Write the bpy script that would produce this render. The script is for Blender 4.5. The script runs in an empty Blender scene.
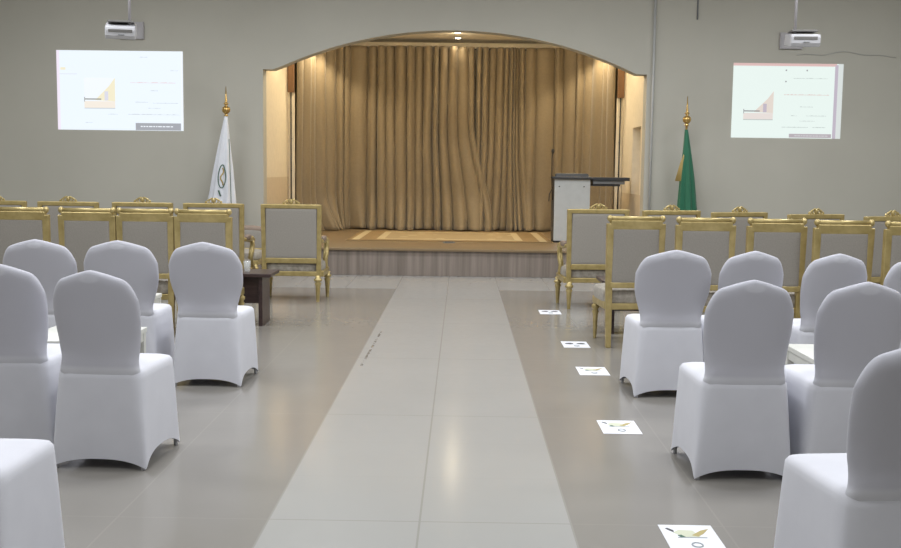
import bpy, bmesh, math, random
from mathutils import Vector, Matrix
random.seed(7)
PI = math.pi
sc = bpy.context.scene
COL = sc.collection

# ------------------------------------------------------------------ materials
def new_mat(name):
    m = bpy.data.materials.new(name); m.use_nodes = True
    return m, m.node_tree, m.node_tree.nodes['Principled BSDF']

def setin(b, **kw):
    names = dict(rough='Roughness', metal='Metallic', spec='Specular IOR Level', sheen='Sheen Weight',
                 trans='Transmission Weight', ior='IOR', coat='Coat Weight', sub='Subsurface Weight')
    for k, v in kw.items():
        b.inputs[names[k]].default_value = v

def noise_mat(name, c1, c2, scale=20, stretch=(1, 1, 1), bump=0.0, bscale=None, detail=4, **kw):
    """two-tone procedural material with optional bump"""
    m, nt, b = new_mat(name)
    tc = nt.nodes.new('ShaderNodeTexCoord'); mp = nt.nodes.new('ShaderNodeMapping')
    mp.inputs['Scale'].default_value = stretch
    nt.links.new(tc.outputs['Object'], mp.inputs['Vector'])
    n = nt.nodes.new('ShaderNodeTexNoise'); n.inputs['Scale'].default_value = scale; n.inputs['Detail'].default_value = detail
    nt.links.new(mp.outputs['Vector'], n.inputs['Vector'])
    r = nt.nodes.new('ShaderNodeValToRGB')
    r.color_ramp.elements[0].position = .3; r.color_ramp.elements[1].position = .7
    r.color_ramp.elements[0].color = (*c1, 1); r.color_ramp.elements[1].color = (*c2, 1)
    nt.links.new(n.outputs['Fac'], r.inputs['Fac']); nt.links.new(r.outputs['Color'], b.inputs['Base Color'])
    if bump:
        n2 = nt.nodes.new('ShaderNodeTexNoise'); n2.inputs['Scale'].default_value = bscale or scale * 4
        nt.links.new(mp.outputs['Vector'], n2.inputs['Vector'])
        bp = nt.nodes.new('ShaderNodeBump'); bp.inputs['Strength'].default_value = bump; bp.inputs['Distance'].default_value = .01
        nt.links.new(n2.outputs['Fac'], bp.inputs['Height']); nt.links.new(bp.outputs['Normal'], b.inputs['Normal'])
    setin(b, **kw)
    return m

def plain(name, c, **kw):
    return noise_mat(name, tuple(x * .96 for x in c), tuple(min(1, x * 1.04) for x in c), scale=12, **kw)

def emit_mat(name, c, s):
    m, nt, b = new_mat(name)
    b.inputs['Base Color'].default_value = (.05, .05, .05, 1)
    b.inputs['Emission Color'].default_value = (*c, 1); b.inputs['Emission Strength'].default_value = s
    b.inputs['Roughness'].default_value = .9
    return m

class NT:
    """tiny math-node helper"""
    def __init__(s, nt): s.nt = nt
    def link(s, a, inp):
        if isinstance(a, (int, float)): inp.default_value = a
        else: s.nt.links.new(a, inp)
    def m(s, op, a, b=0.0, c=None):
        n = s.nt.nodes.new('ShaderNodeMath'); n.operation = op
        s.link(a, n.inputs[0]); s.link(b, n.inputs[1])
        if c is not None: s.link(c, n.inputs[2])
        return n.outputs[0]
    def mix(s, fac, c1, c2):
        n = s.nt.nodes.new('ShaderNodeMix'); n.data_type = 'RGBA'
        s.link(fac, n.inputs[0])
        for v, i in ((c1, n.inputs[6]), (c2, n.inputs[7])):
            if isinstance(v, tuple): i.default_value = (*v, 1)
            else: s.nt.links.new(v, i)
        return n.outputs[2]
    def band(s, v, a, b):
        return s.m('MULTIPLY', s.m('GREATER_THAN', v, a), s.m('LESS_THAN', v, b))

def floor_material():
    m, nt, b = new_mat('polished_tiles'); h = NT(nt)
    geo = nt.nodes.new('ShaderNodeNewGeometry'); sep = nt.nodes.new('ShaderNodeSeparateXYZ')
    nt.links.new(geo.outputs['Position'], sep.inputs[0]); X, Y = sep.outputs[0], sep.outputs[1]
    aisle = h.m('MULTIPLY', h.band(X, -.757, .457), h.m('LESS_THAN', Y, 12.15))
    band = h.band(Y, 12.15, 14.0)
    white = h.m('MAXIMUM', aisle, band)
    gx = h.m('FRACT', h.m('DIVIDE', h.m('ADD', X, .755 + 60 * .605), .605))
    gy = h.m('FRACT', h.m('DIVIDE', h.m('ADD', Y, -5.835 + 60), .6))
    ex = h.m('MAXIMUM', h.m('LESS_THAN', gx, .007), h.m('GREATER_THAN', gx, .993))
    ey = h.m('MAXIMUM', h.m('LESS_THAN', gy, .006), h.m('GREATER_THAN', gy, .994))
    # cross joints differ in strength from tile course to tile course
    row = h.m('FLOOR', h.m('DIVIDE', h.m('ADD', Y, -5.835 + 60 + .3), .6))
    strong = h.m('MULTIPLY_ADD', h.m('LESS_THAN', h.m('ABSOLUTE', h.m('SUBTRACT', h.m('MODULO', row, 3.0), 1.0)), .5), .85, .15)
    ey = h.m('MULTIPLY', ey, strong)
    grout = h.m('MAXIMUM', ex, ey)
    n = nt.nodes.new('ShaderNodeTexNoise'); n.inputs['Scale'].default_value = 1.3; n.inputs['Detail'].default_value = 6
    nt.links.new(geo.outputs['Position'], n.inputs['Vector'])
    n2 = nt.nodes.new('ShaderNodeTexNoise'); n2.inputs['Scale'].default_value = 14; n2.inputs['Detail'].default_value = 5
    nt.links.new(geo.outputs['Position'], n2.inputs['Vector'])
    side = h.mix(n.outputs['Fac'], FLOOR_SIDE[0], FLOOR_SIDE[1])
    ais = h.mix(n.outputs['Fac'], FLOOR_AISLE[0], FLOOR_AISLE[1])
    base = h.mix(white, side, ais)
    gc = h.mix(white, (.37, .345, .315), (.25, .235, .215))
    base = h.mix(h.m('MULTIPLY', grout, h.m('MULTIPLY_ADD', white, .40, .20)), base, gc)
    # worn dark scratch beside the left edge of the aisle
    cen = h.m('MULTIPLY_ADD', h.m('SUBTRACT', Y, 7.3), .0125, -.70)
    w = h.m('LESS_THAN', h.m('ABSOLUTE', h.m('SUBTRACT', X, cen)), .009)
    scr = h.m('MULTIPLY', h.m('MULTIPLY', w, h.band(Y, 7.3, 8.9)), h.m('GREATER_THAN', n2.outputs['Fac'], .47))
    base = h.mix(h.m('MULTIPLY', scr, .75), base, (.12, .11, .10))
    nt.links.new(base, b.inputs['Base Color'])
    rg = h.m('MULTIPLY_ADD', n2.outputs['Fac'], .10, .11)
    nt.links.new(rg, b.inputs['Roughness']); setin(b, spec=.5)
    return m

FLOOR_SIDE = ((.235, .222, .203), (.275, .26, .238))
FLOOR_AISLE = ((.345, .342, .33), (.38, .377, .363))
M = {}
M['floor'] = floor_material()
M['wall'] = noise_mat('painted_plaster', (.445, .432, .382), (.47, .457, .405), scale=1.2, bump=.05, bscale=120, rough=.75, spec=.25)
M['ceil'] = plain('ceiling_paint', (.55, .54, .51), rough=.8)
M['alcove'] = plain('cream_paint', (.72, .64, .50), rough=.7)
M['alcove_ceil'] = plain('cream_ceiling_paint', (.90, .84, .72), rough=.7)
M['alcove_low'] = plain('tan_dado_paint', (.60, .50, .36), rough=.6)
M['stage_front'] = noise_mat('grey_wood_laminate', (.16, .13, .108), (.27, .225, .195), scale=3.2, stretch=(6, 6, .25), rough=.45, detail=6)
M['stage_top'] = noise_mat('orange_wood_floor', (.18, .125, .068), (.225, .16, .09), scale=4, stretch=(.4, 6, 1), rough=.4)
M['curtain'] = noise_mat('gold_tan_curtain_cloth', (.195, .150, .090), (.215, .166, .099), scale=30, bump=.08, bscale=260, rough=.62, sheen=.25)
M['cover'] = noise_mat('white_stretch_cover', (.60, .605, .66), (.63, .635, .69), scale=8, bump=.06, bscale=350, rough=.8, spec=.2, sheen=.1)
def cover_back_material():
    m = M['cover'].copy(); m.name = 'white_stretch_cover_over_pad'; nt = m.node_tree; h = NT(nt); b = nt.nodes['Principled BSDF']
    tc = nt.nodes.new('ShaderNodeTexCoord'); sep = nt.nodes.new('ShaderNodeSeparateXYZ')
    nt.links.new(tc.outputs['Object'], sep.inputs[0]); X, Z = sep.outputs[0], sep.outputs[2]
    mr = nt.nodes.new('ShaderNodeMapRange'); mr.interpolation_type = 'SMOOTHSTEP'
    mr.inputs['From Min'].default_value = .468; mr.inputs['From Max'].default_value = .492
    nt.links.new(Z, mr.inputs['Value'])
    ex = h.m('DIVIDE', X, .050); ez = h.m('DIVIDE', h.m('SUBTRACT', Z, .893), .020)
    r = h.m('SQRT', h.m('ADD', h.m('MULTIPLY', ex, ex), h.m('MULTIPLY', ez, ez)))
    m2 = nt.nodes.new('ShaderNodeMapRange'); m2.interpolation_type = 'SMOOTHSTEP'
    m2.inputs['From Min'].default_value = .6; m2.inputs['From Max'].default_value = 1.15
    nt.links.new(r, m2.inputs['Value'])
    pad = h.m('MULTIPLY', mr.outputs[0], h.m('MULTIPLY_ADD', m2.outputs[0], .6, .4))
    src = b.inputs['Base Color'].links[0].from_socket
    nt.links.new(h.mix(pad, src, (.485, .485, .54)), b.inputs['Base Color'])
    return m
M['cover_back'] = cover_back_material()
M['foot'] = plain('grey_foot_cap', (.38, .38, .40), rough=.5)
M['gold'] = noise_mat('gold_paint', (.37, .285, .11), (.51, .40, .18), scale=14, rough=.34, metal=.45, bump=.08, bscale=60)
M['fabric'] = noise_mat('taupe_upholstery', (.255, .235, .21), (.29, .27, .24), scale=90, bump=.1, bscale=400, rough=.85, sheen=.15)
M['brocade'] = noise_mat('pale_brocade', (.20, .175, .145), (.36, .33, .28), scale=26, detail=5, rough=.6, sheen=.2)
M['armpad'] = plain('brown_arm_pad', (.24, .18, .14), rough=.7)
M['darkwood'] = noise_mat('dark_wood', (.032, .018, .018), (.06, .036, .034), scale=5, stretch=(1, 8, 8), rough=.3)
M['white_lam'] = plain('white_laminate', (.66, .66, .62), rough=.45)
M['podium'] = plain('light_grey_panel', (.50, .52, .52), rough=.5)
M['charcoal'] = plain('charcoal_metal', (.035, .038, .045), rough=.4)
M['midgrey'] = plain('mid_grey_metal', (.18, .19, .20), rough=.4)
M['black'] = plain('black_plastic', (.012, .012, .012), rough=.4)
M['proj'] = plain('white_plastic', (.52, .52, .55), rough=.4)
M['projgrey'] = plain('grey_plastic', (.16, .155, .15), rough=.5)
M['slab'] = plain('lavender_grey', (.42, .405, .425), rough=.6)  # grey of the presumed projector shadows, also on the ceiling poles
M['pipe'] = plain('pale_grey_conduit', (.42, .425, .42), rough=.5)
M['brownwood'] = noise_mat('red_brown_wood', (.14, .07, .028), (.18, .09, .038), scale=6, stretch=(1, 1, .2), rough=.5)
M['flagwhite'] = plain('white_flag_silk', (.72, .74, .80), rough=.55, sheen=.3)
M['flaggreen'] = plain('green_flag_silk', (.006, .125, .062), rough=.55, sheen=.3)
M['brass'] = noise_mat('polished_brass', (.50, .32, .10), (.60, .40, .15), scale=10, rough=.28, metal=.8)
M['paper'] = plain('white_paper', (.74, .75, .80), rough=.6)
M['ink'] = plain('dark_print', (.07, .07, .08), rough=.7)
M['inkgreen'] = plain('pale_green_print', (.56, .58, .45), rough=.7)
M['inkgold'] = plain('golden_print', (.40, .33, .14), rough=.7)
M['inkgrey'] = plain('grey_print', (.30, .33, .35), rough=.7)
M['emb_green'] = plain('dark_green_print', (.05, .12, .08), rough=.7)
M['emb_gold'] = plain('gold_print', (.45, .33, .12), rough=.6)
g_, gnt, gb = new_mat('clear_glass'); gb.inputs['Base Color'].default_value = (.85, .88, .88, 1); setin(gb, rough=.05); gb.inputs['Alpha'].default_value = .22; M['glass'] = g_
M['lamp'] = emit_mat('lamp_glow', (1, .86, .62), 25)
def rug_material():
    m, nt, b = new_mat('patterned_rug'); h = NT(nt)
    tc = nt.nodes.new('ShaderNodeTexCoord'); sep = nt.nodes.new('ShaderNodeSeparateXYZ')
    nt.links.new(tc.outputs['Object'], sep.inputs[0]); X, Y = sep.outputs[0], sep.outputs[1]
    ax, ay = h.m('ABSOLUTE', X), h.m('ABSOLUTE', Y)
    bar = h.m('MULTIPLY', h.band(ax, 1.32, 1.43), h.m('LESS_THAN', ay, 1.12))
    field = h.m('MULTIPLY', h.m('LESS_THAN', ax, 1.08), h.m('LESS_THAN', ay, .95))
    w = nt.nodes.new('ShaderNodeTexVoronoi'); w.inputs['Scale'].default_value = 3.0
    nt.links.new(tc.outputs['Object'], w.inputs['Vector'])
    star = h.m('GREATER_THAN', w.outputs['Distance'], .22)
    inner = h.m('MULTIPLY', h.m('LESS_THAN', ax, .97), h.m('LESS_THAN', ay, .80))
    cream = h.m('MULTIPLY', field, h.m('SUBTRACT', 1, h.m('MULTIPLY', h.m('MULTIPLY', inner, star), .55)))
    fac = h.m('MAXIMUM', bar, cream)
    nt.links.new(h.mix(fac, (.25, .175, .09), (.46, .38, .24)), b.inputs['Base Color']); setin(b, rough=.9, spec=.1)
    return m
M['rug'] = rug_material()

# ------------------------------------------------------------------ mesh helpers
class MB:
    def __init__(s): s.bm = bmesh.new(); s.mats = []; s.cur = 0
    def mat(s, m):
        if m not in s.mats: s.mats.append(m)
        s.cur = s.mats.index(m); return s
    def face(s, vs, smooth=False):
        try: f = s.bm.faces.new(vs)
        except ValueError: return None
        f.material_index = s.cur; f.smooth = smooth; return f
    def box(s, c, d, rot=None, taper=1.0):
        hx, hy, hz = d[0] / 2, d[1] / 2, d[2] / 2
        vs = []
        for z in (-1, 1):
            t = taper if z > 0 else 1.0
            for x, y in ((-1, -1), (1, -1), (1, 1), (-1, 1)):
                p = Vector((x * hx * t, y * hy * t, z * hz))
                if rot is not None: p = rot @ p
                vs.append(s.bm.verts.new(p + Vector(c)))
        for q in ((3, 2, 1, 0), (4, 5, 6, 7), (0, 1, 5, 4), (1, 2, 6, 5), (2, 3, 7, 6), (3, 0, 4, 7)):
            s.face([vs[i] for i in q])
        return s
    def bar(s, a, b, w, d=None, w2=None, d2=None):
        """square bar from a to b with x-width w and y-depth d"""
        d = d or w; w2 = w2 or w; d2 = d2 or d
        a, b = Vector(a), Vector(b); vs = []
        for p, ww, dd in ((a, w, d), (b, w2, d2)):
            for x, y in ((-1, -1), (1, -1), (1, 1), (-1, 1)):
                vs.append(s.bm.verts.new(p + Vector((x * ww / 2, y * dd / 2, 0))))
        for q in ((3, 2, 1, 0), (4, 5, 6, 7), (0, 1, 5, 4), (1, 2, 6, 5), (2, 3, 7, 6), (3, 0, 4, 7)):
            s.face([vs[i] for i in q])
        return s
    def loft(s, rings, closed=True, cap=True, smooth=True):
        R = [[s.bm.verts.new(p) for p in r] for r in rings]
        n = len(R[0])
        for i in range(len(R) - 1):
            for j in range(n if closed else n - 1):
                k = (j + 1) % n
                s.face([R[i][j], R[i][k], R[i + 1][k], R[i + 1][j]], smooth)
        if cap and closed:
            s.face(list(reversed(R[0])), smooth); s.face(R[-1], smooth)
        return s
    def lathe(s, c, prof, n=16, smooth=True):
        return s.loft([[Vector((c[0] + r * math.cos(2 * PI * j / n), c[1] + r * math.sin(2 * PI * j / n), c[2] + z)) for j in range(n)] for r, z in prof], smooth=smooth)
    def tube(s, pts, r, n=8):
        pts = [Vector(p) for p in pts]; rings = []; prev = None
        for i, p in enumerate(pts):
            t = (pts[min(i + 1, len(pts) - 1)] - pts[max(i - 1, 0)]).normalized()
            if prev is None:
                u = t.orthogonal().normalized()
            else:
                u = (prev - t * prev.dot(t)).normalized()
            prev = u; v = t.cross(u)
            rr = r[i] if isinstance(r, (list, tuple)) else r
            rings.append([p + (u * math.cos(2 * PI * j / n) + v * math.sin(2 * PI * j / n)) * rr for j in range(n)])
        return s.loft(rings)
    def ball(s, c, r, n=10, sq=(1, 1, 1)):
        rings = []
        for i in range(1, n):
            a = PI * i / n
            rings.append([Vector((c[0] + r * sq[0] * math.sin(a) * math.cos(2 * PI * j / (2 * n)), c[1] + r * sq[1] * math.sin(a) * math.sin(2 * PI * j / (2 * n)), c[2] - r * sq[2] * math.cos(a))) for j in range(2 * n)])
        return s.loft(rings)
    def pillow(s, c, d, e=.35, n=14, bulge=.25, ep=None):
        """soft cushion: superellipse plan with domed top and bottom"""
        rings = []; N = 40
        for i in range(n + 1):
            ph = -PI / 2 + PI * i / n
            cz = math.copysign(abs(math.sin(ph)) ** e, math.sin(ph)); cr = max(.02, abs(math.cos(ph)) ** e)
            ring = []
            for j in range(N):
                th = 2 * PI * j / N
                q = ep or e; cx_ = math.copysign(abs(math.cos(th)) ** q, math.cos(th)); cy_ = math.copysign(abs(math.sin(th)) ** q, math.sin(th))
                x, y = cx_ * cr, cy_ * cr
                z = cz * (1 + bulge * (1 - min(1, x * x)) * (1 - min(1, y * y)))
                ring.append(Vector((c[0] + x * d[0] / 2, c[1] + y * d[1] / 2, c[2] + z * d[2] / 2)))
            rings.append(ring)
        return s.loft(rings)
    def build(s, name, m=None, parent=None, bevel=0, seg=2, sub=0):
        bmesh.ops.remove_doubles(s.bm, verts=s.bm.verts, dist=1e-6)
        bmesh.ops.recalc_face_normals(s.bm, faces=s.bm.faces)
        me = bpy.data.meshes.new(name); s.bm.to_mesh(me); s.bm.free()
        for mm in (s.mats or [m]): me.materials.append(mm)
        o = bpy.data.objects.new(name, me); COL.objects.link(o)
        if parent is not None: o.parent = parent
        if bevel:
            b = o.modifiers.new('bevel', 'BEVEL'); b.width = bevel; b.segments = seg; b.limit_method = 'ANGLE'
        if sub:
            q = o.modifiers.new('subsurf', 'SUBSURF'); q.levels = sub; q.render_levels = sub
        return o

def tag(o, label, cat, group=None):
    o['label'] = label; o['category'] = cat
    if group: o['group'] = group
    elif 'group' in o: del o['group']
    return o
def thing(name, label, cat, loc=(0, 0, 0), rz=0, group=None):
    o = bpy.data.objects.new(name, None); COL.objects.link(o)
    o.empty_display_size = .1; o.location = loc; o.rotation_euler = (0, 0, rz)
    return tag(o, label, cat, group)
def kids(o): return [c for c in bpy.data.objects if c.parent == o]
def copy_tree(o, parent=None):
    c = o.copy(); COL.objects.link(c); c.parent = parent
    for k in kids(o): copy_tree(k, c)
    return c
def struct(name, mb, m=None, **kw):
    o = mb.build(name, m, **kw); o['kind'] = 'structure'; return o

# ------------------------------------------------------------------ room shell
RX, YB, YF, ZC = 7.6, -3.5, 14.5, 4.4
struct('floor', MB().box((0, (YB + YF) / 2, -.05), (2 * RX, YF - YB, .1)), M['floor'])
struct('ceiling', MB().box((0, (YB + YF) / 2, ZC + .05), (2 * RX, YF - YB, .1)), M['ceil'])
struct('wall_left', MB().box((-RX - .05, (YB + YF) / 2, ZC / 2), (.1, YF - YB, ZC)), M['wall'])
struct('wall_right', MB().box((RX + .05, (YB + YF) / 2, ZC / 2), (.1, YF - YB, ZC)), M['wall'])
struct('wall_back', MB().box((0, YB - .05, ZC / 2), (2 * RX, .1, ZC)), M['wall'])
# front wall with the wide arched stage opening
AL, AR, AT = -2.76, 2.52, .24          # opening edges, wall thickness
SL, SR, ZS, ZCR = -2.62, 2.38, 2.735, 3.30   # arch springing and crown
def arch_top():
    pts = [(AL, ZS + .01), (SL, ZS + .01)]
    cxm = (SL + SR) / 2 - .0; half = (SR - SL) / 2; rise = ZCR - ZS
    R = (half * half + rise * rise) / (2 * rise)
    for i in range(1, 40):
        x = SL + (SR - SL) * i / 40
        pts.append((x, ZS + rise - R + math.sqrt(R * R - (x - cxm) ** 2)))
    pts += [(SR, ZS), (AR, ZS)]
    return pts
w = MB()
w.box(((-RX + AL) / 2, YF + AT / 2, ZC / 2), (RX + AL, AT, ZC))
w.box(((RX + AR) / 2, YF + AT / 2, ZC / 2), (RX - AR, AT, ZC))
ap = arch_top()
rings = []
for x, z in ap:
    rings.append([Vector((x, YF, z)), Vector((x, YF + AT, z)), Vector((x, YF + AT, ZC)), Vector((x, YF, ZC))])
w.loft(rings, smooth=False)
struct('wall_front', w, M['wall'])
# alcove behind the arch
ZA, YA = 3.62, 18.6
low = MB(); hi = MB()
def side_pieces(x0, x1, side):
    m = MB()
    m.mat(M['alcove'])
    y0, y1 = YF + AT, YA
    if side < 0:
        m.box(((x0 + x1) / 2, (y0 + y1) / 2, (1.26 + ZA) / 2), (abs(x1 - x0), y1 - y0, ZA - 1.26))
        m.mat(M['alcove_low']).box(((x0 + x1) / 2, (y0 + y1) / 2, .63), (abs(x1 - x0), y1 - y0, 1.26))
    else:   # right wall has a tall niche between z .99 and 2.0
        ny0, ny1, nz0, nz1 = 14.85, 15.55, 1.08, 2.05
        xm = (x0 + x1) / 2; t = abs(x1 - x0)
        m.box((xm, (y0 + ny0) / 2, (1.08 + ZA) / 2), (t, ny0 - y0, ZA - 1.08))
        m.box((xm, (ny1 + y1) / 2, (1.08 + ZA) / 2), (t, y1 - ny1, ZA - 1.08))
        m.box((xm, (ny0 + ny1) / 2, (nz1 + ZA) / 2), (t, ny1 - ny0, ZA - nz1))
        m.box((xm + t / 2 - .02, (ny0 + ny1) / 2, (nz0 + nz1) / 2), (.04, ny1 - ny0, nz1 - nz0))
        m.mat(M['alcove_low']).box((xm, (y0 + y1) / 2, .54), (t, y1 - y0, 1.08))
    return m
struct('wall_alcove_left', side_pieces(AL - .2, AL, -1))
struct('wall_alcove_right', side_pieces(AR, AR + .2, 1))
struct('wall_alcove_back', MB().box(((AL + AR) / 2, YA + .05, ZA / 2), (AR - AL + .4, .1, ZA)), M['alcove'])
struct('ceiling_alcove', MB().box(((AL + AR) / 2, (YF + AT + YA) / 2, ZA + .05), (AR - AL + .4, YA - YF - AT, .1)), M['alcove_ceil'])
# stage platform: laminate front with a lipped wooden deck
st = MB()
st.mat(M['stage_front']).box(((AL + AR) / 2, 13.70, .165), (AR - AL - .004, .06, .33))
for sx in (AL + .032, AR - .032): st.box((sx, 14.115, .165), (.06, .77, .33))
st.mat(M['stage_top']).box(((AL + AR) / 2, (13.63 + 18.6) / 2, .345), (AR - AL - .004, 18.6 - 13.63, .03))
struct('stage_floor', st, bevel=.004)
o = MB()
o.box(((-RX + AL) / 2, YF - .008, .05), (RX + AL, .016, .1))
o.box(((RX + AR) / 2, YF - .008, .05), (RX - AR, .016, .1))
o2 = MB().box((0, 0, 0), (.01, .01, .01)); o2.bm.free()
struct('baseboard_front', o, M['alcove_low'])

# ------------------------------------------------------------------ alcove fittings
LIGHTS = [(-.10, 17.15), (-.10, 17.85), (-2.20, 17.05), (2.0, 17.05)]
DL = ['recessed downlight at the centre of the alcove ceiling, nearer the arch', 'recessed downlight right in front of the curtain top at the centre',
      'recessed downlight over the left end of the curtain', 'recessed downlight over the right end of the curtain']
d0 = thing('ceiling_downlight', DL[0], 'light', (LIGHTS[0][0], LIGHTS[0][1], ZA), group='downlights in the alcove ceiling')
MB().lathe((0, 0, 0), [(.045, -.001), (.05, -.012), (.07, -.012), (.07, -.001)], 24).build('trim_ring', M['proj'], d0)
MB().lathe((0, 0, 0), [(.044, -.012), (.044, -.004)], 24).build('lamp', M['lamp'], d0)
for i, (x, y) in enumerate(LIGHTS):
    d = d0 if i == 0 else copy_tree(d0)
    d.location = (x, y, ZA); d['label'] = DL[i]

# curtain panels along a path that turns forward at both ends
def path_pts():
    P = []
    YC = 18.15
    for i in range(31):
        a = PI / 2 * i / 30
        P.append((-1.55 - 1.12 * math.cos(a), 16.65 + (YC - 16.65) * math.sin(a)))
    for i in range(1, 60): P.append((-1.55 + (1.40 + 1.55) * i / 60, YC))
    for i in range(31):
        a = PI / 2 * (1 - i / 30)
        P.append((1.40 + 1.09 * math.cos(a), 16.65 + (YC - 16.65) * math.sin(a)))
    L = [0]
    for a, b in zip(P, P[1:]): L.append(L[-1] + math.dist(a, b))
    return P, L
PP, LL = path_pts()
def path_at(s):
    s = max(0, min(LL[-1], s))
    for i in range(len(LL) - 1):
        if s <= LL[i + 1] or i == len(LL) - 2:
            t = (s - LL[i]) / (LL[i + 1] - LL[i]); a, b = PP[i], PP[i + 1]
            tx, ty = b[0] - a[0], b[1] - a[1]; l = math.hypot(tx, ty)
            return a[0] + tx * t, a[1] + ty * t, ty / l, -tx / l     # point and inward normal
def s_of_x(x):
    for i in range(len(PP) - 1):
        if PP[i][0] <= x <= PP[i + 1][0]:
            return LL[i] + (LL[i + 1] - LL[i]) * (x - PP[i][0]) / (PP[i + 1][0] - PP[i][0])
    return 0 if x < 0 else LL[-1]
ZTOP, ZBOT = 3.49, .362
def curtain(label, x0, x1, folds, amp, seed, sweep, off=0, gather=None, eyelets=True):
    rnd = random.Random(seed)
    root = thing('curtain', label, 'curtain', (0, 0, 0), group='tan stage curtains')
    s0, s1 = s_of_x(x0), s_of_x(x1)
    cols = folds * 16; rows = 44
    wd_ = [rnd.uniform(.6, 1.5) for _ in range(folds)]; tot = sum(wd_); bnd = [0]
    for q in wd_: bnd.append(bnd[-1] + q / tot)
    am = [rnd.uniform(.5, 1.25) for _ in range(folds + 1)]; sk_ = [rnd.uniform(-.5, .5) for _ in range(folds + 1)]
    mb = MB(); V = []
    for r in range(rows + 1):
        v = r / rows; z = ZTOP + (ZBOT - ZTOP) * v; line = []
        for c in range(cols + 1):
            ki = min(c // 16, folds - 1); kf = (c - ki * 16) / 16
            u = bnd[ki] + (bnd[ki + 1] - bnd[ki]) * kf
            a = am[ki] * (1 + .5 * sk_[ki] * (v - .3))
            uu = u
            if gather:       # cloth drawn together around u = g in the upper part
                g, strength = gather
                uu = u + strength * (g - u) * math.exp(-((u - g) / .35) ** 2) * (1 - v) ** .5
            s = s0 + (s1 - s0) * uu + sweep(u, v)
            x, y, nx, ny = path_at(s)
            ridge = math.sin(PI * (kf ** (1 + .5 * sk_[ki]))) ** .55
            # shallow folds part-way down, merging into broader waves at the foot
            d = amp * a * ridge * (1 - .30 * v) + .03 * v * math.sin(7 * u * folds / 9 + seed + 2 * v)
            d += off + ( .20 * (max(0, v - .80) / .20) ** 1.5) * (1 + .6 * math.sin(11 * u + seed)) * (.4 + .6 * ridge)
            zz = z
            if r == rows: zz = ZBOT + .010 * (1 + math.sin(17 * u))
            line.append(mb.bm.verts.new((x + nx * d, y + ny * d, zz)))
        V.append(line)
    for r in range(rows):
        for c in range(cols):
            mb.face([V[r][c], V[r][c + 1], V[r + 1][c + 1], V[r + 1][c]], True)
    o = mb.build('curtain_cloth', M['curtain'], root)
    so = o.modifiers.new('thickness', 'SOLIDIFY'); so.thickness = .006; so.offset = 0
    return root
import builtins
def sm(a, b, x):
    t = max(0, min(1, (x - a) / (b - a))); return t * t * (3 - 2 * t)
curtain('far left stage curtain panel brightly lit at its top, beside the left alcove wall', -2.66, -1.45, 9, .12, 3, lambda u, v: .02 * v * math.sin(5 * u))
curtain('left-centre stage curtain panel with deep dark folds, sweeping right at its foot', -1.47, .185, 11, .15, 11, lambda u, v: .34 * sm(.40, 1, v) * u ** 3 + .03 * v * math.sin(8 * u), off=.07)
curtain('right-centre stage curtain panel drawn into tight bunched folds beside the centre slit', .215, 1.12, 9, .14, 5, lambda u, v: .16 * sm(.5, 1, v) * (u - .45), off=.0, gather=(.72, .45))
curtain('far right stage curtain panel behind the lectern, lit at its top', 1.06, 2.47, 9, .12, 8, lambda u, v: .02 * v * math.sin(6 * u + 1), off=.03)
rod = MB()
rod.tube([(x, y - .0, ZTOP - .03) for x, y in PP], .012, 8)
for i in range(46):
    x, y, nx, ny = path_at(LL[-1] * (i + .5) / 46)
    rod.lathe((x + nx * .055, y + ny * .055, ZTOP - .045), [(.012, 0), (.014, .008), (.014, .016), (.012, .024)], 8)
tag(rod.build('curtain_rod', M['charcoal']), 'dark curtain rod with hook rings along the top of the tan stage curtains', 'curtain rod')

# brown pelmet box with dark pole at each end of the curtain
def pelmet(x, y, z0, z1, label, sgn):
    t = thing('curtain_pull', label, 'curtain pull', (x, y, .36))
    MB().box((0, 0, (z0 + z1) / 2 - .36), (.10, .07, z1 - z0)).build('wooden_box', M['brownwood'], t, bevel=.004)
    p = MB().tube([(0.0, -.01, z0 - .34), (0.0, -.01, .02)], .011, 8)
    for zz in (.5, 1.0, 1.5, 1.9): p.tube([(0, -.01, zz), (0, .05, zz)], .010, 6)
    p.build('pole', M['black'], t)
    MB().box((-sgn * .0, .05, (z0 - .36) / 2), (.10, .02, z0 - .36)).build('pale_backing', M['alcove'], t)
pelmet(-2.70, 16.5, 2.58, 3.35, 'brown wooden box with a dark pole below at the left end of the stage curtain', -1)
pelmet(2.46, 16.45, 2.55, 3.35, 'brown wooden box with a dark pole below at the right end of the stage curtain', 1)

# rug and small floor socket on the stage
rg = MB().box((0, 0, .006), (3.0, 2.34, .012)).build('rug', M['rug'], bevel=.004); rg.location = (-.17, 16.27, .36)
tag(rg, 'tan rug with cream border bars and star pattern lying on the stage', 'rug')
fs = thing('floor_socket', 'small dark metal floor socket on the stage in front of the rug', 'socket', (-.17, 14.86, .36))
MB().box((0, 0, .006), (.17, .12, .012)).build('frame', M['midgrey'], fs, bevel=.003)
MB().box((0, 0, .015), (.12, .08, .008)).build('lid', M['charcoal'], fs, bevel=.002)

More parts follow.
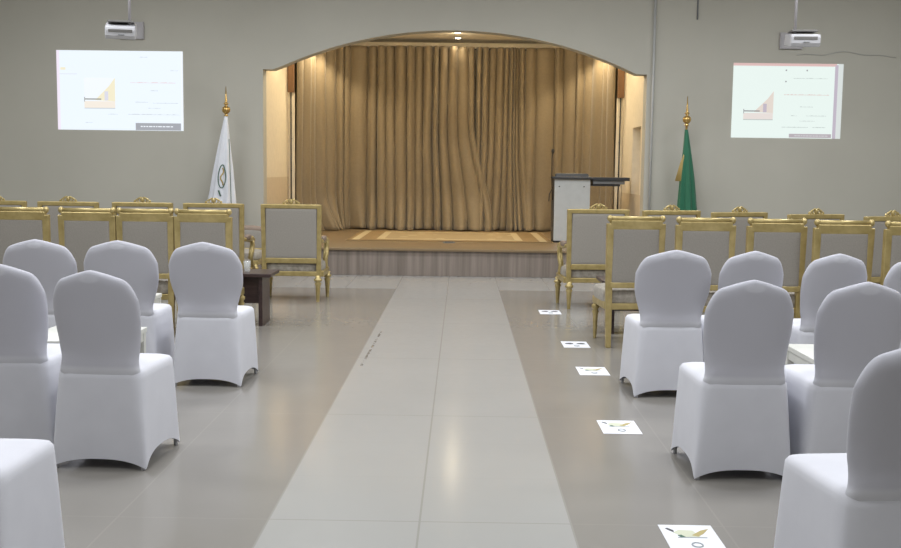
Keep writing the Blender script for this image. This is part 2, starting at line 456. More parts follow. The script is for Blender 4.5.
# lectern
pd = thing('lectern', 'light grey lectern with dark top, side wing and thin microphone on the stage', 'lectern', (1.615, 15.45, .36))
MB().box((-.02, .02, .47), (.50, .36, .90)).build('body', M['charcoal'], pd, bevel=.01)
MB().box((0, -.185, .475), (.52, .03, .90)).build('front_panel', M['podium'], pd, bevel=.006)
MB().box((0, 0, .012), (.53, .40, .024)).build('plinth', M['black'], pd, bevel=.004)
tp = MB(); tp.box((0, -.03, .945), (.58, .44, .035)); tp.box((0, .02, .985), (.50, .30, .05), taper=.94)
tp.build('top', M['charcoal'], pd, bevel=.008)
wg = MB()
wg.mat(M['charcoal']).box((.555, -.02, .935), (.55, .42, .05)).mat(M['midgrey']).box((.53, -.02, .885), (.46, .36, .05)).mat(M['charcoal']).box((.50, -.02, .845), (.40, .30, .03))
wg.build('wing_shelf', None, pd, bevel=.006)
for x in (-.19, .17): MB().lathe((x, -.20, .82), [(.008, -.008), (.01, 0), (.008, .008)], 10).build('screw', M['black'], pd)
mc = MB().tube([(-.28, -.10, .62), (-.29, -.12, .80), (-.30, -.13, 1.0), (-.30, -.13, 1.22), (-.295, -.14, 1.30)], .007, 8).build('microphone_stem', M['black'], pd)
MB().ball((-.292, -.145, 1.33), .022, 8, (1, 1, 1.7)).build('microphone_head', M['black'], mc)
MB().tube([(-.28, -.10, .80), (-.33, -.13, .70), (-.335, -.13, .60)], .007, 6).build('cable', M['black'], mc)

# ------------------------------------------------------------------ flags
def flag(label, base, topz, clothmat, apex_z, hem_z, w_left, w_right, lean, emblem, seed):
    t = thing('flag', label, 'flag', base)
    H_ = topz
    bx = lean
    P = lambda z: (bx * (z / H_), 0, z)
    MB().lathe((0, 0, 0), [(.16, 0), (.17, .02), (.15, .05), (.05, .08), (.03, .12)], 24).build('base', M['brass'], t)
    MB().tube([P(.1), P(H_ - .30)], .016, 10).build('pole', M['brass'], t)
    f = MB(); z0 = H_ - .32; c = P(z0)
    f.lathe((c[0], 0, z0), [(.016, -.04), (.028, -.035), (.028, -.02), (.014, -.01), (.03, .0), (.052, .025), (.058, .05), (.05, .08), (.022, .10), (.016, .115), (.034, .125), (.034, .135), (.014, .15), (.018, .17), (.012, .2), (.004, .36)], 18)
    f.build('finial', M['brass'], t)
    rnd = random.Random(seed); phs = [rnd.uniform(0, 6) for _ in range(4)]
    def pt(v, th, out=0):
        z = apex_z + (hem_z - apex_z) * v
        q = P(z)
        cx_ = q[0] + (w_right - w_left) / 2 * v ** .9
        hw = .022 + (w_left + w_right) / 2 * v ** .9; hd = .022 + .10 * v ** .8
        pl = 1 + (.16 * math.sin(6 * th + phs[0] + 1.3 * v) + .09 * math.sin(11 * th + phs[1])) * min(1, v * 2)
        zz = z + (.06 * math.sin(2 * th + phs[2]) * v ** 3)
        return Vector((cx_ + (hw * pl + out) * math.cos(th), (hd * pl + out) * math.sin(th), zz))
    N = 64
    MB().loft([[pt(r / 30, 2 * PI * j / N) for j in range(N)] for r in range(31)]).build('cloth', clothmat, t)
    cl = kids(t)[-1] if False else [k for k in bpy.data.objects if k.parent == t and k.name.startswith('cloth')][0]
    if emblem:
        e = MB(); n = 26; pts = []
        for i in range(n + 1):
            a = 2 * PI * i / n
            pts.append(pt(.58 + .11 * math.sin(a), -PI / 2 + .12 + .38 * math.cos(a), .006))
        e.mat(M['emb_green']).tube(pts, .007, 6)
        e.mat(M['emb_gold']).tube([pt(.50 + .018 * i, -PI / 2 + .12 + .16 * math.sin(i * .9), .006) for i in range(10)], .010, 6)
        e.mat(M['emb_green']).tube([pt(.72 + .012 * i, -PI / 2 - .12 + .05 * i, .006) for i in range(5)], .012, 6)
        e.build('emblem', None, cl)
        q = MB().tube([pt(.22 + .08 * i, -.35, .004) for i in range(9)], .005, 6); q.build('edge_stripe', M['emb_green'], cl)
    else:
        g = MB()
        for k in range(7):
            g.tube([P(apex_z - .28)[:1] + (-.03, apex_z - .28), (P(apex_z - .45)[0] - .03 - .004 * k, -.04, apex_z - .45), (P(apex_z - .68)[0] - .035 - .010 * k, -.04 + .01 * k, apex_z - .69)], [.006, .009, .011], 6)
        g.build('gold_fringe', M['emb_gold'], t)
flag('white flag with a small emblem on a gold pole left of the stage arch', (-3.24, 14.18, 0), 2.44, M['flagwhite'], 2.08, .70, .235, .10, .045, True, 2)
flag('green flag with gold fringe on a gold pole right of the stage arch', (2.955, 14.18, 0), 2.385, M['flaggreen'], 1.98, .70, .02, .215, .075, False, 5)

# ------------------------------------------------------------------ wall fittings, projectors and slides
tag(MB().tube([(2.60, YF - .032, ZC - .01), (2.60, YF - .032, .11)], .017, 10).build('conduit_pipe', M['pipe']), 'pale grey vertical conduit pipe on the wall right of the arch', 'pipe')
tag(MB().tube([(3.18, YF - .012, ZC - .01), (3.18, YF - .012, 3.48)], .010, 8).build('cable_stub', M['midgrey']), 'short grey cable hanging down the top of the wall right of the pipe', 'cable')
cb = []
for i in range(25):
    x = 4.55 + 1.35 * i / 24
    cb.append((x, YF - .010, 3.02 + .012 * math.sin(i * .7) - .01 * i / 24 + .05 * math.exp(-((i - 12) / 6) ** 2)))
tag(MB().tube(cb, .003, 6).build('wall_cable', M['pipe']), 'thin loose cable along the wall above the right projected slide', 'cable')

def slab(x0, x1, z0, z1, label):  # thin grey boxes on the wall standing in for presumed projector shadows
    t = thing('shadow_slab', label, 'slab', ((x0 + x1) / 2, YF, (z0 + z1) / 2))
    MB().box((0, -.02, 0), (x1 - x0, .04, z1 - z0)).build('slab', M['slab'], t, bevel=.006)
    MB().box((-(x1 - x0) / 2 + .005 if x0 > 0 else (x1 - x0) / 2 - .005, -.03, 0), (.014, .045, z1 - z0)).build('edge_strip', M['slab'], t, bevel=.002)
slab(-4.72, -4.39, 3.13, 3.36, 'grey plate on the wall standing in for the presumed shadow of the left projector')
slab(4.31, 4.62, 3.10, 3.32, 'grey plate on the wall standing in for the presumed shadow of the right projector')

def projector(label, x, y, z, px, yaw, tilt):
    t = thing('projector', label, 'projector', (x, y, z), yaw)
    body = MB()
    # rounded wedge body, front face towards the hall
    prof = [(-.5, .035), (-.47, .07), (-.1, .075), (.44, .075), (.5, .04), (.5, -.03), (.44, -.06), (-.42, -.075), (-.49, -.03)]
    rings = []
    for k, xx in enumerate((-.175, -.165, -.05, .05, .165, .175)):
        sc_ = .86 if k in (0, 5) else 1.0
        rings.append([Vector((xx, yy * .30 * sc_, zz * sc_)) for yy, zz in prof])
    body.loft(rings, smooth=False)
    b = body.build('body', M['proj'], t, bevel=.01)
    b.rotation_euler = (tilt, 0, 0)
    MB().box((0.0, -.145, .028), (.27, .02, .035)).build('vent_grille', M['projgrey'], b, bevel=.004)
    MB().box((0.01, -.148, -.018), (.07, .012, .010)).build('badge', M['midgrey'], b, bevel=.002)
    ln = MB()
    ln.loft([[Vector((.09 + r * math.cos(2 * PI * j / 16), yy, .01 + r * math.sin(2 * PI * j / 16))) for j in range(16)] for r, yy in ((.034, .13), (.036, .17), (.026, .172))])
    ln.build('lens', M['black'], b)
    MB().box((0, 0, .105), (.30, .20, .02)).build('mount_plate', M['projgrey'], t, bevel=.004)
    MB().tube([(px, 0, .07), (px, 0, ZC - z)], .018, 10).build('ceiling_pole', M['slab'], t)
projector('white projector on a ceiling pole above the left projected slide', -4.06, 12.5, 2.985, .10, .25, .28)
projector('white projector on a ceiling pole above the right projected slide', 3.985, 12.5, 2.965, -.09, -.05, .1)

def slide(label, x0, x1, z0, z1, left):
    W_, H_ = x1 - x0, z1 - z0
    t = thing('projected_slide', label, 'projection', (x0, YF, z0))
    if left:
        em = dict(bg=((.86, .94, 1.0), SLIDE * 1.0), line=((.70, .76, .82), SLIDE * .82), red=((.95, .72, .76), SLIDE * .85), foot=((.52, .54, .60), SLIDE * .70), white=((.9, .95, 1), SLIDE),
                  yel=((1, .93, .68), SLIDE * .9), tan=((.98, .90, .80), SLIDE * .93), dk=((.5, .5, .48), SLIDE * .6), edge=((.95, .86, 1.0), SLIDE * .95), lav=((.84, .84, .95), SLIDE * .85))
    else:
        em = dict(bg=((.80, .90, .86), SLIDE * 1.0), line=((.62, .70, .68), SLIDE * .72), red=((.92, .66, .62), SLIDE * .74), foot=((.72, .64, .70), SLIDE * .62), white=((.84, .9, .88), SLIDE * .8),
                  yel=((.88, .78, .70), SLIDE * .85), tan=((.88, .80, .76), SLIDE * .88), dk=((.42, .42, .44), SLIDE * .6), edge=((.92, .62, .60), SLIDE * .76), lav=((.72, .64, .76), SLIDE * .70))
    side = 'left' if left else 'right'
    e = {k: emit_mat('slide_%s_%s' % (k, side), c, s) for k, (c, s) in em.items()}
    def rect(mb, m, u0, v0, u1, v1, d):
        mb.mat(e[m]).box(((u0 + u1) / 2 * W_, -d / 2, (v0 + v1) / 2 * H_), ((u1 - u0) * W_, d, (v1 - v0) * H_))
    b = MB(); rect(b, 'bg', 0, 0, 1, 1, .004)
    if left: rect(b, 'edge', 0, 0, .022, 1, .005); rect(b, 'white', .985, 0, 1, 1, .005)
    else:
        rect(b, 'edge', 0, .965, .94, 1, .005); rect(b, 'lav', .925, 0, .955, .985, .005); rect(b, 'white', .957, 0, 1, 1, .005)
    b.build('slide_background', None, t)
    p = MB()
    u0, v0, u1, v1 = (.215, .28, .46, .66) if left else (.105, .25, .375, .63)
    rect(p, 'white' if left else 'bg', u0, v0, u1, v1, .006)
    du, dv = u1 - u0, v1 - v0
    rect(p, 'tan', u0, v0, u1, v0 + .22 * dv, .007)
    tri = [(u0 + .35 * du, v0 + .26 * dv), (u1, v0 + .22 * dv), (u1, v1), (u0 + .8 * du, v0 + .72 * dv)]
    p.mat(e['yel']); fr = [p.bm.verts.new((u * W_, -.0075, v * H_)) for u, v in tri]; bk = [p.bm.verts.new((u * W_, -.004, v * H_)) for u, v in tri]
    p.face(fr); 
    for i in range(4): p.face([fr[i], fr[(i + 1) % 4], bk[(i + 1) % 4], bk[i]])
    rect(p, 'lav', u0 + .66 * du, v0 + .25 * dv, u0 + .78 * du, v0 + .55 * dv, .0085)
    rect(p, 'dk', u0, v0 + .27 * dv, u0 + .55 * du, v0 + .31 * dv, .009)
    rect(p, 'dk', u0, v0 + .2 * dv, u0 + .02 * du, v0 + .36 * dv, .009)
    rect(p, 'line', u0, v0 - .01, u1, v0, .0085)
    p.build('slide_picture', None, t)
    rnd = random.Random(4 if left else 9)
    def line(m, ua, ub, v, hh):        # one line of small blurred writing, uneven along its length
        x = MB().mat(e[m]); rings = []; n = max(4, int((ub - ua) / .012))
        for i in range(n + 1):
            u = (ua + (ub - ua) * i / n) * W_; a = rnd.uniform(.25, 1.0) * hh * H_; z = v * H_
            rings.append([Vector((u, -.004, z)), Vector((u, -.007, z)), Vector((u, -.007, z + a)), Vector((u, -.004, z + a))])
        x.loft(rings, smooth=False); x.build('text_line', None, t)
    def piece(name, m, *r):
        x = MB(); rect(x, m, *r); x.build(name, None, t)
    if left:
        for r in (('red', .58, .94, .60, .010), ('line', .74, .80, .50, .008), ('line', .62, .72, .355, .008), ('line', .76, .96, .345, .008), ('line', .72, .82, .28, .007), ('line', .56, .97, .20, .009),
                  ('line', .90, .96, .755, .008), ('line', .66, .72, .92, .007), ('line', .22, .28, .09, .007), ('line', .40, .48, .20, .007)): line(*r)
        piece('thumbnail', 'lav', .02, .70, .16, .706, .007); piece('thumbnail_mark', 'yel', .03, .755, .07, .785, .007)
    else:
        for r in (('red', .47, .88, .58, .011), ('line', .62, .74, .42, .008), ('line', .54, .60, .30, .008), ('line', .68, .86, .30, .009), ('line', .62, .76, .23, .007), ('line', .46, .70, .145, .009),
                  ('line', .74, .86, .145, .009), ('line', .55, .86, .80, .007)): line(*r)
        for (u, v) in ((.475, .90), (.665, .90), (.475, .75)): piece('bullet_mark', 'dk', u, v, u + .012, v + .018, .007)
    q = MB()
    if left: rect(q, 'foot', .62, .005, .98, .095, .007); 
    else: rect(q, 'foot', .53, .01, .915, .06, .007)
    u = .66 if left else .58
    while u < (.92 if left else .86):
        l = rnd.uniform(.012, .03); rect(q, 'white', u, .045 if left else .03, u + l, .058 if left else .038, .009); u += l + .006
    q.build('footer_bar', None, t)
SLIDE = 1.0
slide('bright bluish-white projected slide on the wall left of the arch', -5.61, -3.865, 1.888, 2.973, True)
slide('dimmer greenish-white projected slide with pink top edge right of the arch', 3.70, 5.20, 1.893, 2.907, False)

# ------------------------------------------------------------------ white covered banquet chair
def lerp(a, b, t): return a + (b - a) * t
def cover_ring(z_of, hwr, hwf, yr, yf, rad, pinch, N=24):
    """rounded quad ring; each side has N samples. z_of(side, t) gives height"""
    cor = [(-hwr, yr), (hwr, yr), (hwf, yf), (-hwf, yf)]
    pts = []
    for sd in range(4):
        a, b = Vector(cor[sd]), Vector(cor[(sd + 1) % 4])
        d = (b - a); n = Vector((d.y, -d.x)).normalized()     # outward for ccw order
        for i in range(N):
            t = i / N
            p = a.lerp(b, t)
            e = min(t, 1 - t) * d.length
            q = 0
            if e < rad:                      # round the corner off
                q = rad * .30 * (1 - e / rad) ** 2
            cen = Vector(((cor[0][0] + cor[2][0]) / 2, (yr + yf) / 2))
            if q: p = p + (cen - p).normalized() * q
            p = p - n * pinch * (1 - (2 * t - 1) ** 4)
            pts.append(Vector((p.x, p.y, z_of(sd, 2 * t - 1))))
    return pts
def make_white_chair(wide):
    root = thing('banquet_chair', '', 'chair')
    sk = MB(); rings = []
    zt = .462
    # seat top, from the centre out
    for f, dz in ((.02, .016), (.35, .015), (.65, .012), (.85, .007), (.95, 0.0), (1.0, -.016)):
        r = cover_ring(lambda sd, t: zt + dz, .200, .212, -.226, .235, .07, 0)
        c = Vector((0, .02, 0))
        rings.append([Vector((lerp(c.x, p.x, f), lerp(c.y, p.y, f), p.z)) for p in r])
    arch = {0: .042, 1: .065, 2: .05, 3: .065}
    S = 16
    for i in range(1, S + 1):
        v = i / S; vv = v ** .85
        def z_of(sd, t, v=v):
            hem = .007 + arch[sd] * (1 - abs(t) ** 2.6)
            return lerp(zt - .016, hem, v)
        rings.append(cover_ring(z_of, lerp(.200, .229, vv), lerp(.212, .232, vv), lerp(-.226, -.244, vv), lerp(.235, .245, vv), lerp(.07, .03, v), .012 * v ** 1.5))
    sk.loft(rings, cap=False)
    sk.face(sk.bm.verts[:96] if False else [], True) if False else None
    o = sk.build('seat_cover', M['cover'], root)
    # backrest cover
    bk = MB(); NU, NV = 40, 36
    def half(v):
        # narrow at the waist, widest at the shoulders
        z = .42 + .5 * v
        if wide: return .192 - .006 * math.sin(PI * min(1, v / .36)) + .044 * sm(.20, .80, v)
        return .185 - .006 * math.sin(PI * min(1, v / .42)) + .016 * sm(.25, .85, v)
    def ztop(u):
        a = abs(u)
        return .932 - .066 * a ** 1.25 - .085 * max(0, (a - .66) / .34) ** 2.4
    def yc(z):
        if z < .52: return -.198 + .022 * max(0, (.475 - z) / .07)
        return -.198 - .085 * ((z - .52) / .41) ** 1.15
    def surf(u, v, side):
        z = .405 + (ztop(u) - .405) * v
        x = u * (half(v) + .020 * max(0, (.54 - z) / .13) ** 2 * sm(.43, .455, z) - .02 * (1 - sm(.41, .45, z)))
        ed = (1 - abs(u) ** (5 + 7 * (1 - sm(.42, .62, z)))) ** .5
        te = (1 - max(0, (v - .86) / .14) ** 3) ** .5 if v < 1 else 0
        th = .034 * max(.0, ed) * max(.0, te)
        return Vector((x, yc(z) + .022 * u * u * sm(.42, .62, z) - .004 + side * th, z))
    rings = []
    us = [math.sin(PI / 2 * (2 * i / NU - 1)) for i in range(NU + 1)]
    vs_ = [math.sin(PI / 2 * j / NV) for j in range(NV + 1)]
    for v in vs_:
        rings.append([surf(u, v, -1) for u in us] + [surf(u, v, 1) for u in reversed(us[1:-1])])
    bk.loft(rings)
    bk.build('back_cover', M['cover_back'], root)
    for x, y in ((-.205, -.222), (.205, -.222), (.21, .222), (-.21, .222)):
        MB().lathe((x, y, 0), [(.009, 0), (.010, .004), (.010, .03), (.010, .05)], 12).build('foot_cap', M['foot'], root)
    return root
wc_n, wc_w = make_white_chair(False), make_white_chair(True)
used = set()
R_ = math.radians
WG = 'white covered banquet chairs'
white = [  # x, rear y, yaw, label
    (-1.615, 6.53, -2, 'white covered chair at the aisle end of the far left row, before the gold chairs'),
    (-2.165, 6.57, 1, 'white covered chair second from the aisle in the far left row'),
    (-2.685, 6.57, 0, 'white covered chair third from the aisle in the far left row'),
    (-1.66, 4.68, -3, 'white covered chair at the aisle end of the middle left row, shown whole'),
    (-2.185, 4.92, 0, 'white covered chair beside the whole left one, back cut by the left frame edge'),
    (-1.585, 3.02, 0, 'nearest white covered chair at lower left, only its seat corner in frame'),
    (1.315, 6.40, 2, 'white covered chair at the aisle end of the far right row'),
    (1.795, 6.40, 3, 'white covered chair second from the aisle in the far right row'),
    (2.265, 6.28, 4, 'white covered chair third from the aisle in the far right row'),
    (2.71, 6.16, 3, 'white covered chair at the right frame edge in the far right row'),
    (1.305, 4.66, 1, 'white covered chair at the aisle end of the middle right row, shown whole'),
    (1.80, 4.64, 2, 'white covered chair second from the aisle in the middle right row, cut by the frame'),
    (1.345, 3.0, 6, 'nearest white covered chair at lower right, large and cut by the frame'),
]
for i, (x, y, a, lab) in enumerate(white):
    src = wc_w if 'far left row' in lab or 'aisle end of the far right' in lab else wc_n
    c = src if src not in used else copy_tree(src)
    used.add(src)
    c.location = (x - .235 * math.sin(R_(a)), y + .235 * math.cos(R_(a)), 0); c.rotation_euler = (0, 0, R_(a)); tag(c, lab, 'chair', WG)

# ------------------------------------------------------------------ gold chairs
TURN = [(.012, 0), (.016, .01), (.012, .03), (.014, .06), (.022, .62), (.030, .70), (.018, .75), (.034, .80), (.034, .86), (.020, .90), (.026, 1.0)]
def turned(c, h, k=1.0, n=14):
    return MB().lathe(c, [(r * k, z * h) for r, z in TURN], n)
def padded(c, w_, h_, th):
    m = MB(); rings = []; N = 12
    for side in (-1, 1):
        prof = [(1.0, .35), (1.0, .6), (.985, .8), (.95, .95), (.85, 1.0), (.6, 1.04), (.3, 1.06), (.02, 1.06)]
        if side > 0: prof = prof
        ring_set = []
        for f, t in prof:
            ring = []
            for sd in range(4):
                a = [(-1, -1), (1, -1), (1, 1), (-1, 1)][sd]; b = [(1, -1), (1, 1), (-1, 1), (-1, -1)][sd]
                for i in range(N):
                    q = i / N; ring.append(Vector((c[0] + (a[0] + (b[0] - a[0]) * q) * f * w_ / 2, c[1] + side * th * t, c[2] + (a[1] + (b[1] - a[1]) * q) * (f if f < .9 else 1 - (1 - f) * w_ / h_) * h_ / 2)))
            ring_set.append(ring)
        rings = (list(reversed(ring_set)) if side < 0 else rings + ring_set)
    return m.loft(rings)
def make_side_chair():
    root = thing('gold_side_chair', '', 'chair')
    for s in (-1, 1):
        m = MB(); m.bar((s * .198, -.245, 0), (s * .203, -.235, .45), .040, .045, .052, .05); m.bar((s * .203, -.235, .45), (s * .210, -.255, .995), .052, .05, .052, .045)
        m.build('rear_leg', M['gold'], root, bevel=.006)
    for s in (-1, 1):
        turned((s * .203, .225, 0), .33, 1.0).build('front_leg', M['gold'], root)
    r = MB(); r.box((0, -.255, .985), (.42, .045, .075)); r.build('top_rail', M['gold'], root, bevel=.008)
    r = MB(); r.tube([(-.212, -.258, 1.035), (.212, -.258, 1.035)], .019, 12)
    for s in (-1, 1): r.ball((s * .212, -.258, 1.035), .028, 8, (.8, 1, 1))
    r.build('scroll_rail', M['gold'], root)
    MB().box((0, -.248, .505), (.40, .06, .045)).build('lower_rail', M['gold'], root, bevel=.006)
    padded((0, -.246, .742), .375, .45, .030).build('back_panel', M['fabric'], root)
    MB().pillow((0, .015, .405), (.465, .50, .13), .3).build('seat_cushion', M['brocade'], root)
    s_ = MB()
    s_.box((0, -.225, .33), (.40, .035, .05)); s_.box((0, .235, .335), (.43, .04, .06))
    for s in (-1, 1): s_.bar((s * .208, -.2, .305), (s * .208, -.2, .365), .03, .03); s_.box((s * .212, .01, .335), (.035, .46, .06))
    s_.build('seat_rail', M['gold'], root, bevel=.006)
    return root
sc0 = make_side_chair()
left_near = [(-2.10, 8.45, 0), (-2.575, 8.46, 0), (-3.05, 8.46, 0), (-3.60, 8.47, 0)]
right_near = [(1.385, 8.26, 5), (1.912, 8.16, 2), (2.458, 8.13, 3), (2.938, 8.02, 3), (3.44, 7.93, 4)]
words = ['at the aisle end of', 'second from the aisle in', 'third from the aisle in', 'fourth from the aisle in', 'fifth from the aisle in']
k = 0
for side, arr in (('left', left_near), ('right', right_near)):
    for i, (x, y, a) in enumerate(arr):
        c = sc0 if k == 0 else copy_tree(sc0); k += 1
        c.location = (x - .245 * math.sin(R_(a)), y + .245 * math.cos(R_(a)), 0); c.rotation_euler = (0, 0, R_(a))
        tag(c, 'armless gold chair with grey back, %s the nearer %s gold row' % (words[i], side), 'chair', 'armless gold chairs of the nearer gold rows')

def make_armchair():
    root = thing('gold_armchair', '', 'armchair')
    for s in (-1, 1):
        MB().bar((s * .283, -.245, .27), (s * .295, -.27, 1.02), .048, .05, .044, .045).build('back_stile', M['gold'], root, bevel=.006)
        turned((s * .275, -.245, 0), .28, 1.25).build('rear_leg', M['gold'], root)
        turned((s * .315, .22, 0), .28, 1.25).build('front_leg', M['gold'], root)
    MB().box((0, -.269, 1.0), (.60, .045, .045)).build('top_rail', M['gold'], root, bevel=.008)
    MB().box((0, -.256, .435), (.53, .065, .055)).build('lower_rail', M['gold'], root, bevel=.006)
    padded((0, -.256, .72), .535, .53, .032).build('back_panel', M['fabric'], root)
    cr = MB()
    cr.ball((0, -.27, 1.045), .026, 8, (1.2, .7, 1))
    for s in (-1, 1):
        for q, (cx_, cz_, rr) in enumerate(((.055, 1.04, .020), (.105, 1.034, .017), (.145, 1.026, .012))):
            cr.tube([(s * (cx_ + rr * math.cos(a * PI / 6)), -.27, cz_ + rr * math.sin(a * PI / 6)) for a in range(12)] + [(s * (cx_ + rr), -.27, cz_)], .0075, 6)
        cr.tube([(s * (.02 + .02 * i), -.27, 1.068 - .0008 * i * i - .0015 * i) for i in range(8)], .008, 6)
    for v_ in cr.bm.verts: v_.co.x *= .56; v_.co.z = 1.02 + (v_.co.z - 1.02) * 1.12
    cr.build('crest', M['gold'], root)
    MB().pillow((0, .0, .365), (.63, .52, .12), .33).build('seat_cushion', M['brocade'], root)
    s_ = MB()
    s_.box((0, -.24, .295), (.55, .035, .05)); s_.box((0, .235, .295), (.66, .04, .06))
    for s in (-1, 1): s_.bar((s * .30, -.22, .265), (s * .30, -.22, .325), .03, .03); s_.box((s * .315, 0, .295), (.035, .45, .06))
    s_.build('seat_rail', M['gold'], root, bevel=.006)
    for s in (-1, 1):
        a = MB()
        a.tube([(s * .290, -.25, .655), (s * .300, -.12, .635), (s * .305, .04, .622), (s * .308, .15, .635), (s * .310, .20, .615), (s * .310, .185, .585)], [.020, .020, .023, .028, .030, .022], 10)
        a.tube([(s * .308, .15, .62), (s * .310, .19, .56), (s * .310, .13, .48), (s * .310, .07, .42), (s * .308, .12, .35), (s * .306, .16, .30)], [.022, .028, .030, .026, .028, .030], 10)
        o = a.build('arm', M['gold'], root)
        MB().pillow((s * .302, -.03, .655), (.058, .22, .05), .5).build('arm_pad', M['armpad'], o)
    return root
ac = make_armchair()
left_far = [(-1.772, 10.84, 0), (-2.583, 10.85, 0), (-3.327, 10.85, 0), (-4.085, 10.80, 0), (-4.855, 10.84, 0)]
right_far = [(1.385, 10.58, 4), (2.11, 10.52, 16), (2.725, 10.27, 20), (3.39, 10.02, 20), (4.0, 9.73, 20)]
k = 0
for side, arr in (('left', left_far), ('right', right_far)):
    for i, (x, y, a) in enumerate(arr):
        c = ac if k == 0 else copy_tree(ac); k += 1
        c.location = (x - .25 * math.sin(R_(a)), y + .25 * math.cos(R_(a)), 0); c.rotation_euler = (0, 0, R_(a))
        tag(c, 'gold armchair with carved crest, %s the farther %s gold row' % (words[i], side), 'armchair', 'gold armchairs of the farther gold rows')
# low settee beyond the left armchairs
se = thing('low_settee', 'low gold settee with brown back rail, glimpsed between the two left armchairs', 'settee', (-2.68, 12.35, 0))
MB().pillow((0, .24, .53), (.60, .10, .24), .3).build('backrest', M['fabric'], se)
MB().tube([(-.30, .24, .635), (-.15, .24, .655), (.15, .24, .655), (.30, .24, .635)], .045, 10).build('back_rail', M['armpad'], se)
MB().pillow((0, 0, .36), (.60, .50, .11), .3).build('seat_cushion', M['brocade'], se)
b_ = MB(); b_.box((0, -.24, .29), (.62, .04, .05)); b_.box((0, .24, .29), (.62, .04, .05))
for s in (-1, 1): b_.box((s * .295, 0, .29), (.03, .44, .05)); b_.bar((s * .28, .24, .31), (s * .28, .24, .62), .03)
b_.build('frame', M['gold'], se, bevel=.005)
b_ = MB().box((0, .18, .41), (.58, .03, .035)); b_.build('back_lower_rail', M['gold'], se, bevel=.005)
for x, y in ((-.28, -.24), (.28, -.24), (.28, .24), (-.28, .24)): turned((x, y, 0), .27).build('leg', M['gold'], se)

# ------------------------------------------------------------------ tables
def coffee_table(label, x0, x1, y0, y1):
    t = thing('coffee_table', label, 'table', ((x0 + x1) / 2, (y0 + y1) / 2, 0), group='dark wooden coffee tables')
    W_, D_ = x1 - x0, y1 - y0
    MB().box((0, 0, .455), (W_, D_, .03)).build('tabletop', M['darkwood'], t, bevel=.004)
    for s in (-1, 1):
        MB().box((s * (W_ / 2 - .10), 0, .22), (.035, D_ - .08, .44)).build('leg_panel', M['darkwood'], t, bevel=.003)
    MB().box((0, -D_ / 2 + .09, .32), (W_ - .235, .02, .24)).build('front_panel', M['darkwood'], t, bevel=.002)
coffee_table('dark wooden coffee table holding a glass, beside the left armchairs', -2.45, -1.665, 9.06, 9.50)
coffee_table('dark wooden coffee table in front of the right armless gold chairs', 1.22, 2.05, 8.90, 9.32)
gl = thing('drinking_glass', 'clear drinking glass standing on the left dark coffee table', 'glass', (-1.905, 9.22, .47))
MB().lathe((0, 0, 0), [(.026, 0), (.033, .10), (.031, .10), (.024, .008)], 20).build('tumbler', M['glass'], gl)
gl.rotation_euler = (0, 0, 0)

def white_table(label, x0, x1, y0, y1):
    t = thing('side_table', label, 'table', ((x0 + x1) / 2, (y0 + y1) / 2, 0), group='small white tables before the white chairs')
    W_, D_ = x1 - x0, y1 - y0
    MB().box((0, 0, .435), (W_, D_, .03)).build('tabletop', M['white_lam'], t, bevel=.004)
    ap_ = MB()
    for s in (-1, 1):
        ap_.box((0, s * (D_ / 2 - .02), .395), (W_ - .03, .02, .05)); ap_.box((s * (W_ / 2 - .02), 0, .395), (.02, D_ - .06, .05))
    ap_.build('apron', M['white_lam'], t)
    for sx in (-1, 1):
        for sy in (-1, 1):
            MB().bar((sx * (W_ / 2 - .025), sy * (D_ / 2 - .025), 0), (sx * (W_ / 2 - .025), sy * (D_ / 2 - .025), .42), .03, .03, .04, .04).build('leg', M['white_lam'], t, bevel=.003)
white_table('small white table between the two middle left row chairs', -2.40, -1.855, 5.55, 6.09)
white_table('small white table between the two middle right row chairs', 1.83, 2.36, 5.27, 5.81)
white_table('small white table glimpsed between the far left row chairs, before the gold chairs', -2.72, -2.245, 7.27, 7.75)

# ------------------------------------------------------------------ floor signs
def sign(label, x, y, kind):
    t = thing('floor_sign', label, 'sign', (x, y, 0), group='printed paper signs on the floor')
    MB().box((0, 0, .0012), (.21, .297, .0016)).build('paper', M['paper'], t)
    d = MB()
    def poly(m, pts, z=.0026):
        d.mat(M[m]); up = [d.bm.verts.new((a, b, z)) for a, b in pts]; dn = [d.bm.verts.new((a, b, .0016)) for a, b in pts]
        d.face(up)
        for i in range(len(pts)): d.face([up[i], up[(i + 1) % len(pts)], dn[(i + 1) % len(pts)], dn[i]])
    if kind == 0:
        poly('inkgreen', [(-.062, .06), (-.03, .012), (.035, .012), (.02, .085), (-.035, .09)])
        poly('inkgold', [(.005, .03), (.028, .018), (.055, .05), (.085, .105), (.05, .085)], .0028)
        poly('ink', [(-.085, .105), (-.075, .112), (-.055, .085), (-.058, .062), (-.068, .075)], .0028)
        poly('emb_green', [(-.05, .03), (-.035, .035), (-.022, .012), (-.04, .006)], .003)
        poly('inkgrey', [(-.055, .002), (.06, .002), (.06, .011), (-.05, .011)], .0028)
    else:
        for cx_ in (-.045, .05):
            poly('ink', [(cx_ + .03 * math.cos(a * PI / 5) * (1 + .25 * (a % 2)), .04 + .030 * math.sin(a * PI / 5) * (1 + .3 * ((a + 1) % 2))) for a in range(10)])
        poly('inkgrey', [(-.09, .01), (.09, .01), (.09, .016), (-.09, .016)])
    d.build('printed_picture', None, t)
    e = MB().mat(M['inkgrey'])
    e.tube([(.004 + .02 * math.cos(a * PI / 7), -.075 + .024 * math.sin(a * PI / 7), .0028) for a in range(15)], .003, 6)
    e.build('printed_mark', None, t)
    return t
sign('nearest paper floor sign, cut by the bottom of the frame', .905, 3.89, 0)
sign('second nearest paper floor sign, beside the middle right white chair', .885, 5.63, 0)
sign('third paper floor sign with a pale winged print, beside the far right white row', .94, 7.24, 0)
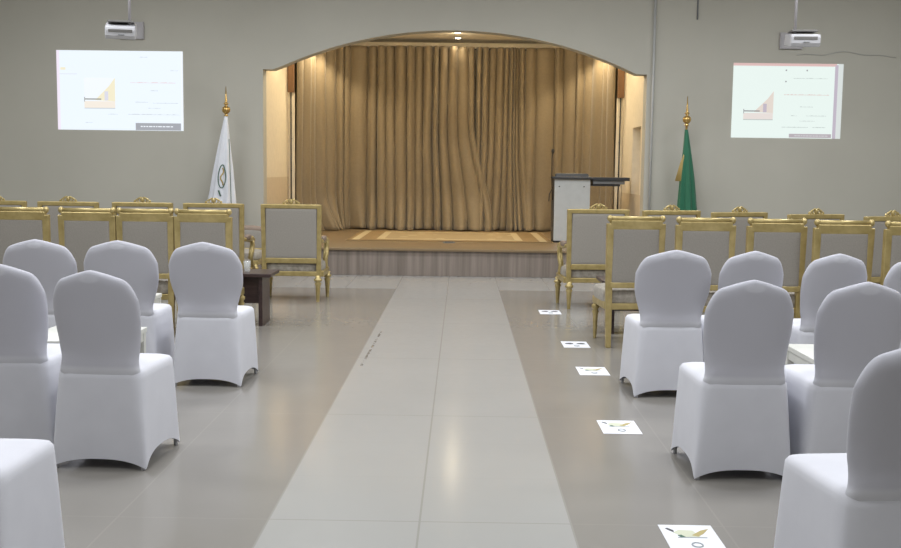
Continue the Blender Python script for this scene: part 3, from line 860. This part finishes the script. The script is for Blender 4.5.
sign('fourth paper floor sign with two dark blots, beside the armless gold chair leg', .94, 8.36, 1)
sign('farthest paper floor sign with two dark blots, near the right armchair', .895, 10.29, 1)

# ------------------------------------------------------------------ lights
def area(x, y, z, sx, sy, e, col, rot=(0, 0, 0), spread=PI):
    l = bpy.data.lights.new('ceiling_panel_light', 'AREA'); l.shape = 'RECTANGLE'; l.size = sx; l.size_y = sy
    l.energy = e; l.color = col; l.spread = spread
    o = bpy.data.objects.new('ceiling_panel_light', l); COL.objects.link(o); o.location = (x, y, z); o.rotation_euler = rot
for x in (-4.8, -1.6, 1.6, 4.8):
    for y, e in ((-1.2, 26), (2.4, 44), (5.4, 70), (8.4, 70), (11.4, 66)):
        area(x, y, ZC - .03, 1.2, .6, e, (.95, .975, 1.0))
def lamp(kind, x, y, z, e, col=(1, .83, .56), ang=118, r=.05):
    l = bpy.data.lights.new('downlight', kind); l.energy = e; l.color = col; l.shadow_soft_size = r  # also names the added unseen lamps behind the arch header
    if kind == 'SPOT': l.spot_size = R_(ang); l.spot_blend = .45
    o = bpy.data.objects.new('downlight', l); COL.objects.link(o); o.location = (x, y, z)  # downlights and the added unseen lamps behind the arch header
for i, (x, y) in enumerate(LIGHTS):
    lamp('SPOT', x, y, ZA - .05, [18, 6, 95, 95][i])
lamp('POINT', LIGHTS[0][0], LIGHTS[0][1], ZA - .10, 3.5)
# added unseen lamps behind the arch header, brightening the alcove ceiling and walls
lamp('POINT', -2.30, 15.6, 3.25, 20); lamp('POINT', 2.07, 15.6, 3.25, 20); lamp('POINT', -1.0, 14.95, 3.43, 42); lamp('POINT', .78, 14.95, 3.43, 42)
wd = bpy.data.worlds.new('world'); sc.world = wd; wd.use_nodes = True
wd.node_tree.nodes['Background'].inputs[0].default_value = (.5, .52, .55, 1); wd.node_tree.nodes['Background'].inputs[1].default_value = .3

# ------------------------------------------------------------------ camera
cam = bpy.data.cameras.new('camera'); co = bpy.data.objects.new('camera', cam); COL.objects.link(co); sc.camera = co
cam.sensor_fit = 'HORIZONTAL'; cam.sensor_width = 36; cam.lens = 36 * 1040 / 901
yaw, pitch, roll = .0097279, .0998021, .0128
co.matrix_world = Matrix.Translation((0, 0, 1.4)) @ Matrix.Rotation(yaw, 4, 'Z') @ Matrix.Rotation(PI / 2 - pitch, 4, 'X') @ Matrix.Rotation(roll, 4, 'Z')
cam.clip_start = .05
sc.view_settings.view_transform = 'Standard'; sc.view_settings.look = 'None'; sc.view_settings.gamma = 1
sc.view_settings.use_curve_mapping = False
sc.view_settings.exposure = -0.02
sc.cycles.max_bounces = 8
